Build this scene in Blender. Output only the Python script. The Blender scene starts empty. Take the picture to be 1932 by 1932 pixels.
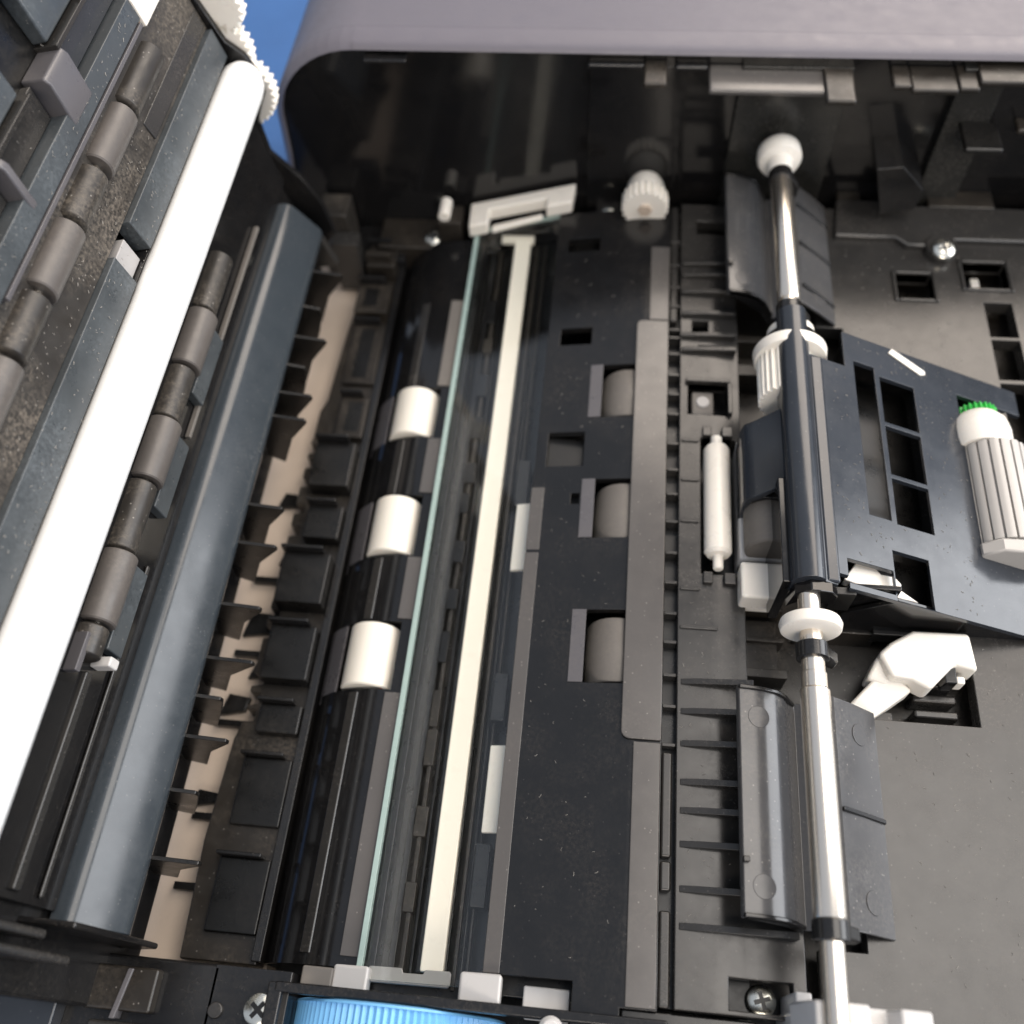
import bpy, bmesh, math, random
from mathutils import Vector, Matrix
random.seed(7)
SC = bpy.context.scene
COL = SC.collection
MM = 0.001

# ------------------------------------------------------------------ camera
F, C0, HM = 1800.0, 966.0, 280.0          # focal length in px of a 1932 px wide picture, camera height in mm
dY = Vector((344, -3066, 1800)).normalized()
dX = Vector((1, .06, -(dY[0] + .06 * dY[1]) / dY[2])).normalized()
dZ = dX.cross(dY)
cam_d = bpy.data.cameras.new('camera')
cam = bpy.data.objects.new('camera', cam_d)
COL.objects.link(cam)
SC.camera = cam
right = Vector((dX[0], dY[0], dZ[0]))
up = -Vector((dX[1], dY[1], dZ[1]))
back = -Vector((dX[2], dY[2], dZ[2]))
R3 = Matrix((right, up, back)).transposed()
cam.matrix_world = Matrix.Translation((0, 0, HM * MM)) @ R3.to_4x4()
cam_d.sensor_width = 36
cam_d.lens = F / 1932 * 36
cam_d.clip_start = .005
cam_d.clip_end = 20
cam_d.dof.use_dof = True
cam_d.dof.focus_distance = .275
cam_d.dof.aperture_fstop = 7.5

# ------------------------------------------------------------------ light
W = bpy.data.worlds.new('World')
SC.world = W
W.use_nodes = True
W.node_tree.nodes['Background'].inputs[0].default_value = (.70, .77, .90, 1)
W.node_tree.nodes['Background'].inputs[1].default_value = .62


def area(name, loc, target, sx, sy, power, col):
    l = bpy.data.lights.new(name, 'AREA')
    l.shape = 'RECTANGLE'
    l.size, l.size_y = sx, sy
    l.energy = power
    l.color = col
    o = bpy.data.objects.new(name, l)
    COL.objects.link(o)
    o.location = loc
    d = Vector(target) - Vector(loc)
    o.rotation_euler = d.to_track_quat('-Z', 'Y').to_euler()
    return o


area('ceiling_lamp', (.52, .22, 1.05), (.52, .22, 0), .80, .62, 7.8, (1, .925, .84))
area('window_lamp', (1.25, .30, .56), (-.08, .16, .03), 1.10, .78, 17, (.97, .98, 1))
area('rear_lamp', (.55, 1.12, 1.00), (.05, .20, .02), 1.0, .78, 15, (1, .87, .74))
area('front_lamp', (.22, -1.10, .90), (.05, .20, .02), .75, .36, 10, (1, .88, .75))
SC.view_settings.view_transform = 'Standard'
SC.view_settings.look = 'None'
SC.view_settings.exposure = .1
SC.view_settings.gamma = 1


# ------------------------------------------------------------------ pixel -> place (1932 px picture), all in mm
def ray(px, py):
    v = Vector(((px - C0) / F, (py - C0) / F, 1))
    return Vector((v.dot(dX), v.dot(dY), v.dot(dZ)))


def Zp(px, py, z=0):
    d = ray(px, py)
    return d * ((z - HM) / d[2]) + Vector((0, 0, HM))


def Yp(px, py, Y):
    d = ray(px, py)
    return d * (Y / d[1]) + Vector((0, 0, HM))


def Sp(px, py, X0, z0, s):                 # plane z = z0 + s (X - X0)
    d = ray(px, py)
    return d * ((z0 - X0 * s - HM) / (d[2] - s * d[0])) + Vector((0, 0, HM))


def hole(px0, py0, px1, py1, f):
    a, b, c, d = f(px0, py0), f(px1, py0), f(px1, py1), f(px0, py1)
    return ((a[0] + d[0]) / 2, (b[0] + c[0]) / 2, (c[1] + d[1]) / 2, (a[1] + b[1]) / 2)


# ------------------------------------------------------------------ materials
def mat(name, col, rough=.35, metal=0., dust=0., spec=.5, var=.3, dustcol=(.30, .26, .21), speck=0., bump=0., sss=0., smoothr=False):
    m = bpy.data.materials.new(name)
    m.use_nodes = True
    nt = m.node_tree
    N, Lk = nt.nodes, nt.links
    p = N['Principled BSDF']
    p.inputs['Metallic'].default_value = metal
    p.inputs['Specular IOR Level'].default_value = spec
    tc = N.new('ShaderNodeTexCoord')
    g = N.new('ShaderNodeNewGeometry')

    def noise(scale, detail=4, rough_=.55, src=None):
        n = N.new('ShaderNodeTexNoise')
        n.inputs['Scale'].default_value = scale
        n.inputs['Detail'].default_value = detail
        n.inputs['Roughness'].default_value = rough_
        Lk.new((src or g.outputs['Position']), n.inputs['Vector'])
        return n

    def ramp(src, a, b, lo=0., hi=1.):
        r = N.new('ShaderNodeMapRange')
        r.inputs[1].default_value = a
        r.inputs[2].default_value = b
        r.inputs[3].default_value = lo
        r.inputs[4].default_value = hi
        r.clamp = True
        Lk.new(src, r.inputs[0])
        return r.outputs[0]

    n1 = noise(45)
    mix = N.new('ShaderNodeMix')
    mix.data_type = 'RGBA'
    mix.inputs['A'].default_value = tuple(c * (1 - var) for c in col) + (1,)
    mix.inputs['B'].default_value = tuple(min(1, c * (1 + var)) for c in col) + (1,)
    Lk.new(n1.outputs['Fac'], mix.inputs['Factor'])
    colout = mix.outputs['Result']
    n2 = noise(140, 6, .65)
    rout = ramp(n2.outputs['Fac'], .3, .7, rough if smoothr else max(.03, rough * .75), rough if smoothr else min(1, rough * 1.3))
    if dust > 0:
        na = noise(30, 6, .7)
        nb = noise(900, 3, .7)
        fa = ramp(na.outputs['Fac'], .42, .68)
        fb = ramp(nb.outputs['Fac'], .40, .75)
        mul = N.new('ShaderNodeMath'); mul.operation = 'MULTIPLY'
        Lk.new(fa, mul.inputs[0]); Lk.new(fb, mul.inputs[1])
        mu2 = N.new('ShaderNodeMath'); mu2.operation = 'MULTIPLY'
        Lk.new(mul.outputs[0], mu2.inputs[0]); mu2.inputs[1].default_value = dust
        m2 = N.new('ShaderNodeMix'); m2.data_type = 'RGBA'
        Lk.new(mu2.outputs[0], m2.inputs['Factor'])
        Lk.new(colout, m2.inputs['A']); m2.inputs['B'].default_value = dustcol + (1,)
        colout = m2.outputs['Result']
        m3 = N.new('ShaderNodeMix'); m3.data_type = 'FLOAT'
        Lk.new(mu2.outputs[0], m3.inputs['Factor'])
        Lk.new(rout, m3.inputs['A']); m3.inputs['B'].default_value = .85
        rout = m3.outputs['Result']
    if speck > 0:
        vo = N.new('ShaderNodeTexVoronoi')
        vo.inputs['Scale'].default_value = 420
        vo.inputs['Randomness'].default_value = 1
        Lk.new(g.outputs['Position'], vo.inputs['Vector'])
        sf = ramp(vo.outputs['Distance'], .05, .13, speck, 0.)
        m4 = N.new('ShaderNodeMix'); m4.data_type = 'RGBA'
        Lk.new(sf, m4.inputs['Factor'])
        Lk.new(colout, m4.inputs['A']); m4.inputs['B'].default_value = (.45, .42, .38, 1)
        colout = m4.outputs['Result']
    Lk.new(colout, p.inputs['Base Color'])
    Lk.new(rout, p.inputs['Roughness'])
    if bump > 0:
        b = N.new('ShaderNodeBump')
        b.inputs['Strength'].default_value = bump
        b.inputs['Distance'].default_value = .0004
        n5 = noise(60 if bump < .25 else 1500, 3, .6)
        Lk.new(n5.outputs['Fac'], b.inputs['Height'])
        Lk.new(b.outputs[0], p.inputs['Normal'])
    if sss > 0:
        p.inputs['Subsurface Weight'].default_value = sss
        p.inputs['Subsurface Radius'].default_value = (.004, .003, .002)
        p.inputs['Subsurface Scale'].default_value = .5
    return m


BED = mat('bed_plastic', (.024, .023, .022), .22, dust=.22, speck=.12, bump=.06, dustcol=(.16, .135, .11))
BLK = mat('black_plastic', (.008, .008, .0085), .19, dust=.16, speck=.05, bump=.06, dustcol=(.15, .125, .10))
GLO = mat('gloss_black_plastic', (.007, .007, .0075), .11, dust=.10, speck=.04, bump=.05, dustcol=(.15, .125, .10))
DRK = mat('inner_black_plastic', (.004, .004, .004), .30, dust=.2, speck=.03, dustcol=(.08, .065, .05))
BRN = mat('dusty_black_plastic', (.016, .0135, .011), .34, dust=.6, speck=.25, dustcol=(.13, .105, .078))
ARM = mat('arm_plastic', (.023, .027, .034), .18, dust=.10, speck=.10, bump=.05, dustcol=(.15, .14, .13))
GRY = mat('cover_plastic', (.135, .125, .145), .42, var=.05, bump=.3)
GRL = mat('lid_strip_plastic', (.030, .037, .044), .20, dust=.12, speck=.1, var=.12, bump=.06, dustcol=(.16, .16, .16))
GRB = mat('lid_band_plastic', (.046, .053, .058), .32, dust=.55, speck=.3, var=.45, dustcol=(.15, .17, .185))
DUS = mat('dusty_grey_plastic', (.026, .023, .020), .42, dust=.85, speck=.45, dustcol=(.25, .21, .165))
WPL = mat('wall_block_plastic', (.016, .016, .015), .2, dust=.4, speck=.1, bump=.06, dustcol=(.12, .11, .095))
GRP = mat('grip_plastic', (.42, .40, .375), .34, var=.05, dust=.1)
RUB = mat('grey_rubber', (.12, .11, .10), .55, dust=.3, var=.12)
LRB = mat('lid_roller_rubber', (.085, .076, .070), .42, dust=.25, var=.15)
WRU = mat('white_rubber', (.74, .70, .62), .45, var=.04, sss=.15)
WHT = mat('white_plastic', (.80, .76, .69), .30, var=.03, sss=.1, dust=.05)
WBR = mat('white_bar_plastic', (.93, .93, .91), .28, var=.02)
LGR = mat('light_grey_plastic', (.50, .49, .48), .35, var=.06, dust=.1)
MGR = mat('mid_grey_plastic', (.34, .33, .325), .38, var=.08, dust=.15)
STL = mat('polished_steel', (.82, .745, .65), .27, metal=1., var=.02, smoothr=True)
SCR = mat('screw_metal', (.72, .71, .64), .25, metal=1., var=.1)
BLU = mat('blue_plastic', (.16, .42, .72), .38, var=.05)
GRN = mat('green_plastic', (.02, .40, .05), .35, var=.1)
BEI = mat('beige_tray_plastic', (.50, .41, .33), .5, var=.12, dust=.2)
TBL = mat('blue_table', (.045, .13, .33), .6, var=.15)
STR = mat('strip_plastic', (.085, .079, .075), .16, dust=.12, speck=.3, var=.1, bump=.05)
LNT = mat('lint', (.34, .32, .29), .9)
WSP = mat('cream_plastic', (.93, .87, .76), .3, var=.03)
FLG = mat('flange_plastic', (.09, .086, .092), .3, dust=.15, var=.1)
EDG = mat('glass_edge', (.36, .47, .44), .25, var=.08)


def glass_mat():
    m = bpy.data.materials.new('clear_glass')
    m.use_nodes = True
    nt = m.node_tree
    N, Lk = nt.nodes, nt.links
    for n in list(N):
        if n.type != 'OUTPUT_MATERIAL':
            N.remove(n)
    out = [n for n in N if n.type == 'OUTPUT_MATERIAL'][0]
    t = N.new('ShaderNodeBsdfTransparent'); t.inputs[0].default_value = (.985, .992, .988, 1)
    gl = N.new('ShaderNodeBsdfGlossy'); gl.inputs['Roughness'].default_value = .02
    lw = N.new('ShaderNodeLayerWeight'); lw.inputs['Blend'].default_value = .5
    pw = N.new('ShaderNodeMath'); pw.operation = 'POWER'; pw.inputs[1].default_value = 4
    Lk.new(lw.outputs['Facing'], pw.inputs[0])
    fr = N.new('ShaderNodeMath'); fr.operation = 'MULTIPLY_ADD'; fr.inputs[1].default_value = .6; fr.inputs[2].default_value = .04
    Lk.new(pw.outputs[0], fr.inputs[0])
    mx = N.new('ShaderNodeMixShader')
    Lk.new(fr.outputs[0], mx.inputs[0]); Lk.new(t.outputs[0], mx.inputs[1]); Lk.new(gl.outputs[0], mx.inputs[2])
    Lk.new(mx.outputs[0], out.inputs[0])
    return m


GLS = glass_mat()


# ------------------------------------------------------------------ mesh builder (mm)
class MB:
    def __init__(s):
        s.v, s.f = [], []

    def add(s, vs, fs):
        o = len(s.v)
        s.v += [Vector(p) for p in vs]
        s.f += [[i + o for i in q] for q in fs]
        return s

    def poly(s, pts, ext):
        n = len(pts)
        e = Vector(ext)
        a = [Vector(p) for p in pts]
        return s.add(a + [p + e for p in a], [list(range(n)), list(range(2 * n - 1, n - 1, -1))] +
                     [[i, i + n, (i + 1) % n + n, (i + 1) % n] for i in range(n)])

    def box(s, x0, x1, y0, y1, z0, z1):
        return s.poly([(x0, y0, z0), (x1, y0, z0), (x1, y1, z0), (x0, y1, z0)], (0, 0, z1 - z0))

    def pry(s, prof, y0, y1):              # profile in X,Z drawn out along Y
        return s.poly([(x, y0, z) for x, z in prof], (0, y1 - y0, 0))

    def lathe(s, cx, cz, prof, n=28, axis='Y'):   # prof: (along, radius), closed ends
        vs, fs = [], []
        for a, r in prof:
            for k in range(n):
                t = 2 * math.pi * k / n
                c, d = r * math.cos(t), r * math.sin(t)
                if axis == 'Y':
                    vs.append((cx + c, a, cz + d))
                else:
                    vs.append((cx + c, cz + d, a))      # axis Z: cx,cy
        m = len(prof)
        for i in range(m - 1):
            for k in range(n):
                fs.append([i * n + k, i * n + (k + 1) % n, (i + 1) * n + (k + 1) % n, (i + 1) * n + k])
        fs.append(list(range(n)))
        fs.append([(m - 1) * n + k for k in range(n - 1, -1, -1)])
        return s.add(vs, fs)

    def gear(s, cx, cz, r0, r1, n, y0, y1):
        pts = []
        for k in range(n):
            for q, r in ((0, r0), (.28, r1), (.5, r1), (.78, r0)):
                t = 2 * math.pi * (k + q) / n
                pts.append((cx + r * math.cos(t), y0, cz + r * math.sin(t)))
        return s.poly(pts, (0, y1 - y0, 0))

    def sheet(s, prof, y0, y1, holes=(), th=2.0, keep=None):
        px = [p[0] for p in prof]

        def zz(x):
            for (a, za), (b, zb) in zip(prof, prof[1:]):
                if a - 1e-6 <= x <= b + 1e-6:
                    return za + (zb - za) * (x - a) / (b - a)
            return prof[0][1] if x < px[0] else prof[-1][1]
        xs = set(px)
        ys = {y0, y1}
        for h in holes:
            for x in h[:2]:
                if px[0] < x < px[-1]: xs.add(x)
            for y in h[2:]:
                if y0 < y < y1: ys.add(y)
        xs, ys = sorted(xs), sorted(ys)
        nx, ny = len(xs) - 1, len(ys) - 1

        def solid(i, j):
            if i < 0 or j < 0 or i >= nx or j >= ny: return False
            cx, cy = (xs[i] + xs[i + 1]) / 2, (ys[j] + ys[j + 1]) / 2
            return not any(h[0] < cx < h[1] and h[2] < cy < h[3] for h in holes)
        idx = {}

        def V(i, j, t):
            k = (i, j, t)
            if k not in idx:
                idx[k] = len(s.v)
                s.v.append(Vector((xs[i], ys[j], zz(xs[i]) - (th if t else 0))))
            return idx[k]
        for i in range(nx):
            for j in range(ny):
                if not solid(i, j): continue
                s.f.append([V(i, j, 0), V(i + 1, j, 0), V(i + 1, j + 1, 0), V(i, j + 1, 0)])
                s.f.append([V(i, j + 1, 1), V(i + 1, j + 1, 1), V(i + 1, j, 1), V(i, j, 1)])
                for (di, dj, a, b) in ((0, -1, (i, j), (i + 1, j)), (1, 0, (i + 1, j), (i + 1, j + 1)),
                                       (0, 1, (i + 1, j + 1), (i, j + 1)), (-1, 0, (i, j + 1), (i, j))):
                    if not solid(i + di, j + dj):
                        s.f.append([V(*a, 0), V(*a, 1), V(*b, 1), V(*b, 0)])
        return s

    def build(s, name, m, parent=None, bevel=.35, seg=2, smooth=35):
        off = ROOT.get(parent.name, Vector((0, 0, 0))) if parent is not None else Vector((0, 0, 0))
        me = bpy.data.meshes.new(name)
        me.from_pydata([((p - off) * MM)[:] for p in s.v], [], s.f)
        bm = bmesh.new(); bm.from_mesh(me)
        bmesh.ops.recalc_face_normals(bm, faces=bm.faces)
        bm.to_mesh(me); bm.free()
        me.materials.append(m)
        for q in me.polygons: q.use_smooth = True
        me.set_sharp_from_angle(angle=math.radians(smooth))
        o = bpy.data.objects.new(name, me)
        COL.objects.link(o)
        if parent is not None:
            o.parent = parent
            ROOT[o.name] = off
        if bevel:
            b = o.modifiers.new('bevel', 'BEVEL')
            b.width = bevel * MM
            b.segments = seg
            b.limit_method = 'ANGLE'
            b.angle_limit = math.radians(50)
            b.harden_normals = True
        return o


ROOT = {}


def thing(name, label, cat, loc, group=None):
    o = bpy.data.objects.new(name, None)
    o.empty_display_size = .01
    COL.objects.link(o)
    o.location = Vector(loc) * MM
    ROOT[o.name] = Vector(loc)
    tag(o, label, cat, group)
    return o


def tag(o, label, cat, group=None, kind=None):
    if label: o['label'] = label
    if cat: o['category'] = cat
    if group: o['group'] = group
    if kind: o['kind'] = kind
    return o


def copy_part(o, parent, dloc):
    c = o.copy()
    COL.objects.link(c)
    c.parent = parent
    c.location = o.location + Vector(dloc) * MM
    return c


# ================================================================== setting
t = MB().box(-900, 900, -600, 1500, -64, -60).build('table', TBL, bevel=0)
tag(t, 'plain blue table top under the machine', None, kind='structure')

# ================================================================== machine body
BODY = thing('document_feeder', 'open black document feeder body with grey rounded rear cover', 'scanner', (20, 170, -60))
YB, YF = 318, 18
WY = 328                                    # face of the rear wall

MB().box(-160, 299, -90, 424, -60, -52).build('bottom_pan', DRK, BODY)
MB().box(-160, 299, -90, -17, -52.2, -16).build('front_skirt', BLK, BODY, bevel=2)
MB().box(186, 299, -17, 320, -52.2, -12.2).build('side_skirt', BLK, BODY, bevel=1)

# ---- rear cover: grey rounded shell with a black wall inside its rim
def corner(off):
    pts = [(-147 - off, -58), (-138.6 - off, 12)]
    cx, cz, r = -102, 27, 35.5 + off
    for k in range(0, 13):
        a = math.pi - k * (math.pi / 2) / 12
        pts.append((cx + r * math.cos(a), cz + r * math.sin(a)))
    return pts


outer, inner = corner(2.6), corner(0)
MB().pry(outer + [(300, 65.1), (300, -58)], WY + 8, 430).build('rear_cover', GRY, BODY, bevel=.5)
rim = MB()
n = len(outer)
for i in range(n - 1):
    (a, b), (c, d) = outer[i], outer[i + 1]
    (e, f_), (g, h) = inner[i], inner[i + 1]
    y0, y1 = WY - 3, WY + 8
    rim.add([(a, y0 + 2.6, b), (c, y0 + 2.6, d), (g, y0, h), (e, y0, f_), (a, y1, b), (c, y1, d), (g, y1, h), (e, y1, f_)],
            [[0, 1, 2, 3], [0, 4, 5, 1], [3, 2, 6, 7]])
rim.poly([(-102, WY - 3, 62.5), (-102, WY - 2.2, 64.0), (-102, WY - .4, 65.1), (-102, WY + 8, 65.1), (-102, WY + 8, 62.5)], (402, 0, 0))
rim.build('cover_rim', GRY, BODY, bevel=0, smooth=65)
MB().pry(inner + [(300, 62.4), (300, -52)], WY, WY + 7.5).build('rear_wall', GLO, BODY, bevel=0)

wy = lambda px, py: Yp(px, py, WY)


def wallbox(px0, py0, px1, py1, depth, name, m=BLK, bev=.3, y=WY, base=0):
    a, b = Yp(px0, py1, y), Yp(px1, py0, y)
    return MB().box(a[0], b[0], y - depth, y + .3 - base, a[2], b[2]).build(name, m, BODY, bevel=bev)


# panels and ledges on the rear wall (each is a moulded block whose underside lip catches light)


def shelf(px0, py0, px1, py1, name='ledge', m=BLK, lip=2.4, y=WY):
    # a moulded shelf: its top runs from the wall (py0) to its front lip (py1)
    zt = Yp((px0 + px1) / 2, py0, y)[2]
    zt = min(zt, 60.5)
    a, b = Zp(px0, py1, zt), Zp(px1, py1, zt)
    yf = min((a[1] + b[1]) / 2, y - 1.5)
    return MB().box(a[0], b[0], yf, y + .3, zt - lip, zt).build(name, m, BODY, bevel=min(1.0, lip * .42), seg=4)


wallbox(1104, 118, 1300, 520, 2.5, 'wall_panel', GLO)
wallbox(1330, 118, 1612, 520, 3.5, 'wall_panel', WPL)
wallbox(1660, 118, 1905, 520, 4.5, 'wall_panel', WPL)
wallbox(1905, 180, 2050, 520, 6, 'wall_panel', WPL)
shelf(1108, 108, 1216, 122)
shelf(1214, 112, 1258, 157, 'latch_tab', BRN)
shelf(1274, 110, 1336, 126)
shelf(1338, 122, 1562, 172, 'ledge', STR)
shelf(1560, 118, 1618, 190, 'ledge', BRN)
shelf(684, 92, 765, 114, 'latch_tab', BLK, 1.4)
shelf(1686, 122, 1722, 162, 'ledge', BRN)
shelf(1722, 124, 1812, 170, 'ledge', BRN)
for xa in (1728, 1786):
    q = shelf(xa, 140, xa + 14, 156, 'slot', DRK, .3)
    q.location.z += .0012
shelf(1812, 122, 1852, 167, 'ledge', BRN)
shelf(1852, 116, 1990, 155, 'ledge', BRN)
shelf(1822, 215, 1895, 282, 'ledge', DRK)
shelf(1922, 222, 1990, 246, 'ledge', BRN)
shelf(1672, 360, 1718, 388, 'ledge', BRN)
MB().pry([(q[0], q[2]) for q in [Yp(1650, 290, 318), Yp(1700, 285, 318), Yp(1738, 330, 318), Yp(1720, 365, 318), Yp(1655, 375, 318)]], 309, 330).build('cam_block', BLK, BODY)
shelf(1652, 290, 1684, 304, 'ledge', BED)
shelf(1752, 360, 1878, 392, 'ledge', BRN)
shelf(1580, 360, 1625, 388, 'ledge', BRN)

# ---- flat bed right of the shaft
zb = lambda px, py: Zp(px, py, 0)
bh = [hole(1692, 518, 1760, 564, zb), hole(1818, 498, 1900, 545, zb)]
c0 = Zp(1852, 570, 0)[0]
for a, b in ((572, 636), (642, 716), (724, 860), (868, 980), (990, 1100)):
    p, q = Zp(1890, a, 0), Zp(1890, b, 0)
    bh.append((142.0, 152.0, q[1], p[1]))
lever_hole = (74, 116.2, 100.5, 128)
bh.append(lever_hole)
MB().sheet([(66, 0), (300, 0)], -90, YB, [h for h in bh if h[1] > 88] + [(60, 88, 100.5, 253), (60, 78, 36, 400)], 6).build('bed_plate', BED, BODY)
MB().box(70, 299, -89, 320, -16, -12).build('bed_floor', BRN, BODY)
# raised rear step of the bed, outline of the stepped ledge
pts = [Zp(x, y, 3) for x, y in ((1585, 408), (1690, 410), (1718, 422), (1875, 430), (1875, 398), (1990, 402), (1990, 440), (1830, 485), (1690, 480), (1600, 468))]
step = [(88, 300), (112, 300), (116, 296), (131, 296), (135, 300), (300, 300), (300, 318.5), (118, 318.5), (113, 321), (90, 321)]
MB().poly([(x, y, -2) for x, y in step], (0, 0, 4.6)).build('rear_step', BED, BODY, bevel=1.1, seg=4)
# rims round the two square openings, a slip of white inside each
for k, h in enumerate(bh[:2]):
    r = MB()
    x0, x1, y0, y1 = h
    for b in ((x0 - 1.6, x0, y0 - 1.6, y1 + 1.6), (x1, x1 + 1.6, y0 - 1.6, y1 + 1.6), (x0, x1, y1, y1 + 1.6), (x0, x1, y0 - 1.6, y0)):
        r.box(b[0], b[1], b[2], b[3], -5, .9)
    r.build('opening_rim', BED, BODY, bevel=.7, seg=3)
    w = MB()
    if k == 0:
        w.lathe((x0 + x1) / 2, -13.5, [(y0 + 1, 11), (y0 + 3, 11)])
    else:
        w.box((x0 + x1) / 2 - 2, (x0 + x1) / 2 + 1.2, y0, y1, -11, -8)
    w.build('white_tab', WHT, BODY)
# boss with screw at the back of the bed
sp = Zp(1780, 470, 4)
MB().lathe(sp[0], sp[1] + 3, [(0, 6.5), (3.4, 6)], axis='Z').build('screw_boss', BED, BODY, bevel=.5)


def screw(x, y, z, r, nrm=(0, 0, 1), rot=.3):
    s = MB()
    s.lathe(0, 0, [(0, r), (r * .35, r * .92), (r * .55, r * .6)], 24, 'Z')
    o = s.build('screw', SCR, None, bevel=.15)
    cr = MB()
    for a in (0, 1):
        w, l = r * .14, r * .55
        b = (-l, l, -w, w) if a else (-w, w, -l, l)
        cr.box(b[0], b[1], b[2], b[3], r * .5, r * .56 + .02 * a)
    c = cr.build('cross_recess', DRK, None, bevel=0)
    q = Vector((0, 0, 1)).rotation_difference(Vector(nrm))
    o.parent = BODY
    o.location = (Vector((x, y, z)) - ROOT[BODY.name]) * MM
    o.rotation_mode = 'QUATERNION'
    o.rotation_quaternion = q @ Matrix.Rotation(rot, 3, 'Z').to_quaternion()
    c.parent = o
    return o


screw(sp[0], sp[1], 3.2, 4.3, (0, -.35, 1))

# ---- trench under the shaft
MB().box(46, 89, YF - 12, YB, -16, -14).build('trench_floor', BRN, BODY)
for y0, y1, z in ((231, 236, -3), (136.5, 139, -6), (126, 127.5, -7), (113, 116, -5), (248, 251, -4), (204, 207, -5)):
    MB().box(47, 62, y0, y1, -15, z).build('cross_rib', BRN, BODY)
MB().box(66, 90, 128.6, 131, -15, -2).build('cross_rib', BRN, BODY)
MB().box(49, 60, 117, 134, -15, -9).build('ledge', BRN, BODY)
MB().box(76, 92, 100, 104, -15, -3).build('cross_rib', BRN, BODY)
# partition ribs seen down the lever opening
for i, y in enumerate((103.5, 108.5, 113.5)):
    MB().box(99, 112, y, y + 2.6, -12, -4).build('cross_rib', BED, BODY, bevel=.8)

# ---- ribbed plate left of the shaft
rz = lambda px, py: Zp(px, py, 0)
rh = [hole(1315, 418, 1372, 442, rz), hole(1306, 605, 1336, 628, rz), hole(1318, 652, 1352, 664, rz), (35, 47, 145.5, 199.5),
      hole(1298, 725, 1372, 782, rz), hole(1376, 1850, 1498, 1912, rz)]
MB().sheet([(27.5, 0), (40, 0), (47, -.6), (62, -.8)], YF, 318, rh + [(49, 63, 42, 330)], 5).build('rib_plate', BED, BODY)
MB().box(27.5, 49, YF, 318, -12, -10).build('plate_floor', DRK, BODY)
# screw well at the front of the ribbed plate
screw(*Zp(1438, 1888, -7)[:2], -9, 4.1)
# wedge ribs: thin at the left, taller at the shaft side
for py in (1287, 1343, 1404, 1477, 1531, 1595, 1680, 1751):
    y = Zp(1330, py, 1)[1]
    MB().poly([(28.6, y - .9, 0), (50 if py < 1750 else 60, y - .9, -.5), (50 if py < 1750 else 60, y - .9, 3.6), (34, y - .9, 1.6), (28.8, y - .9, .3)], (0, 1.8, 0)).build('rib', BED, BODY, bevel=.4, seg=3)
for py in (498, 519, 551, 592, 633, 660):
    y = Zp(1320, py, 1)[1]
    MB().poly([(28, y - .9, 0), (48, y - .9, -.5), (48, y - .9, 2.6), (36, y - .9, 2.2), (28, y - .9, 1.6)], (0, 1.8, 0)).build('rib', BED, BODY, bevel=.4)
for py in (830, 904, 982, 1110, 1183):
    y = Zp(1310, py, .6)[1]
    MB().box(28.2, 34.4 if py != 1183 else 40, y - .55, y + .55, -.3, .7).build('rib', BED, BODY, bevel=.3)
# pocket with a small latch above the white roller
p = rh[4]
MB().box(p[0] - 1, p[1] + 1, p[3], p[3] + 1.6, -4, 1.8).build('pocket_lip', BED, BODY)
MB().box(p[1], p[1] + 1.6, p[2], p[3], -4, 1.6).build('pocket_lip', BED, BODY)
MB().box(p[0] + 1.5, p[0] + 9.5, p[2] + 1, p[3] - 2, -9.5, -2).build('pocket_latch', RUB, BODY, bevel=.8)
MB().lathe(p[0] + 5.5, (p[2] + p[3]) / 2, [(-2.5, 2.6), (-1.4, 2.4)], axis='Z').build('pocket_button', MGR, BODY)
# bearing seats of the white roller
for y0, y1 in ((199.5, 203.5), (141.5, 145.5)):
    MB().box(35.5, 38.6, y0, y1, -8, 1.6).build('bearing_seat', BED, BODY)
    MB().box(42.2, 46, y0, y1, -8, 1.6).build('bearing_seat', BED, BODY)

# ---- joint groove with rungs
MB().box(22, 28, YF, 318, -12, -5).build('joint_groove', DRK, BODY)
gy = [297, 284, 272, 262, 250, 246, 238, 228, 219, 210, 197, 186, 176, 165, 153, 142, 131, 121, 110, 100, 88]
for i, y in enumerate(gy):
    MB().box(23.3, 27.4, y - .5, y + .5, -6, -.9).build('rung', BED, BODY, bevel=.25)
for y0, y1 in ((YF, 42), (47, 55), (56, 86), (255, 318)):
    MB().box(23.4, 26.6, y0, y1, -6, -1.6).build('joint_bar', BED, BODY, bevel=.8)

# ---- paper guide panel between groove and glass, falling to the left
TP = math.tan(math.radians(8.5))
pz = lambda px, py: Sp(px, py, 14, 0, TP)
gw = [(-.8, 12, 207.8, 232), (-1.2, 12, 157.5, 181), (-1.4, 12, 106, 130.8)]
gh = gw + [(-18, -6, 242.8, 251.2), (-18.3, -5.2, 292.8, 300.4), (-19, -6, 186.8, 201.5), (-9.3, -6.4, 171, 175.3),
           (-30, 1, 0, 22.4), (13.5, 25, 0, 17)]
MB().sheet([(-23, -37 * TP), (10.5, -3.5 * TP), (14, -.15), (23.2, -.1)], YF - 6, 315.5, gh, 3).build('guide_panel', BLK, BODY, bevel=.3)
MB().box(-20, 22, YF, 314, -20, -18).build('panel_floor', DRK, BODY)
MB().poly([(-19, 201.4, -6.5), (-6, 201.4, -4.6), (-6, 201.4, -3), (-11.7, 205.2, -3.8), (-19, 204.2, -4.9)], (0, .6, 0)).build('gusset', BLK, BODY)
MB().box(-19, -6, 187, 201.4, -12, -8).build('felt_pad', DRK, BODY)
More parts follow.
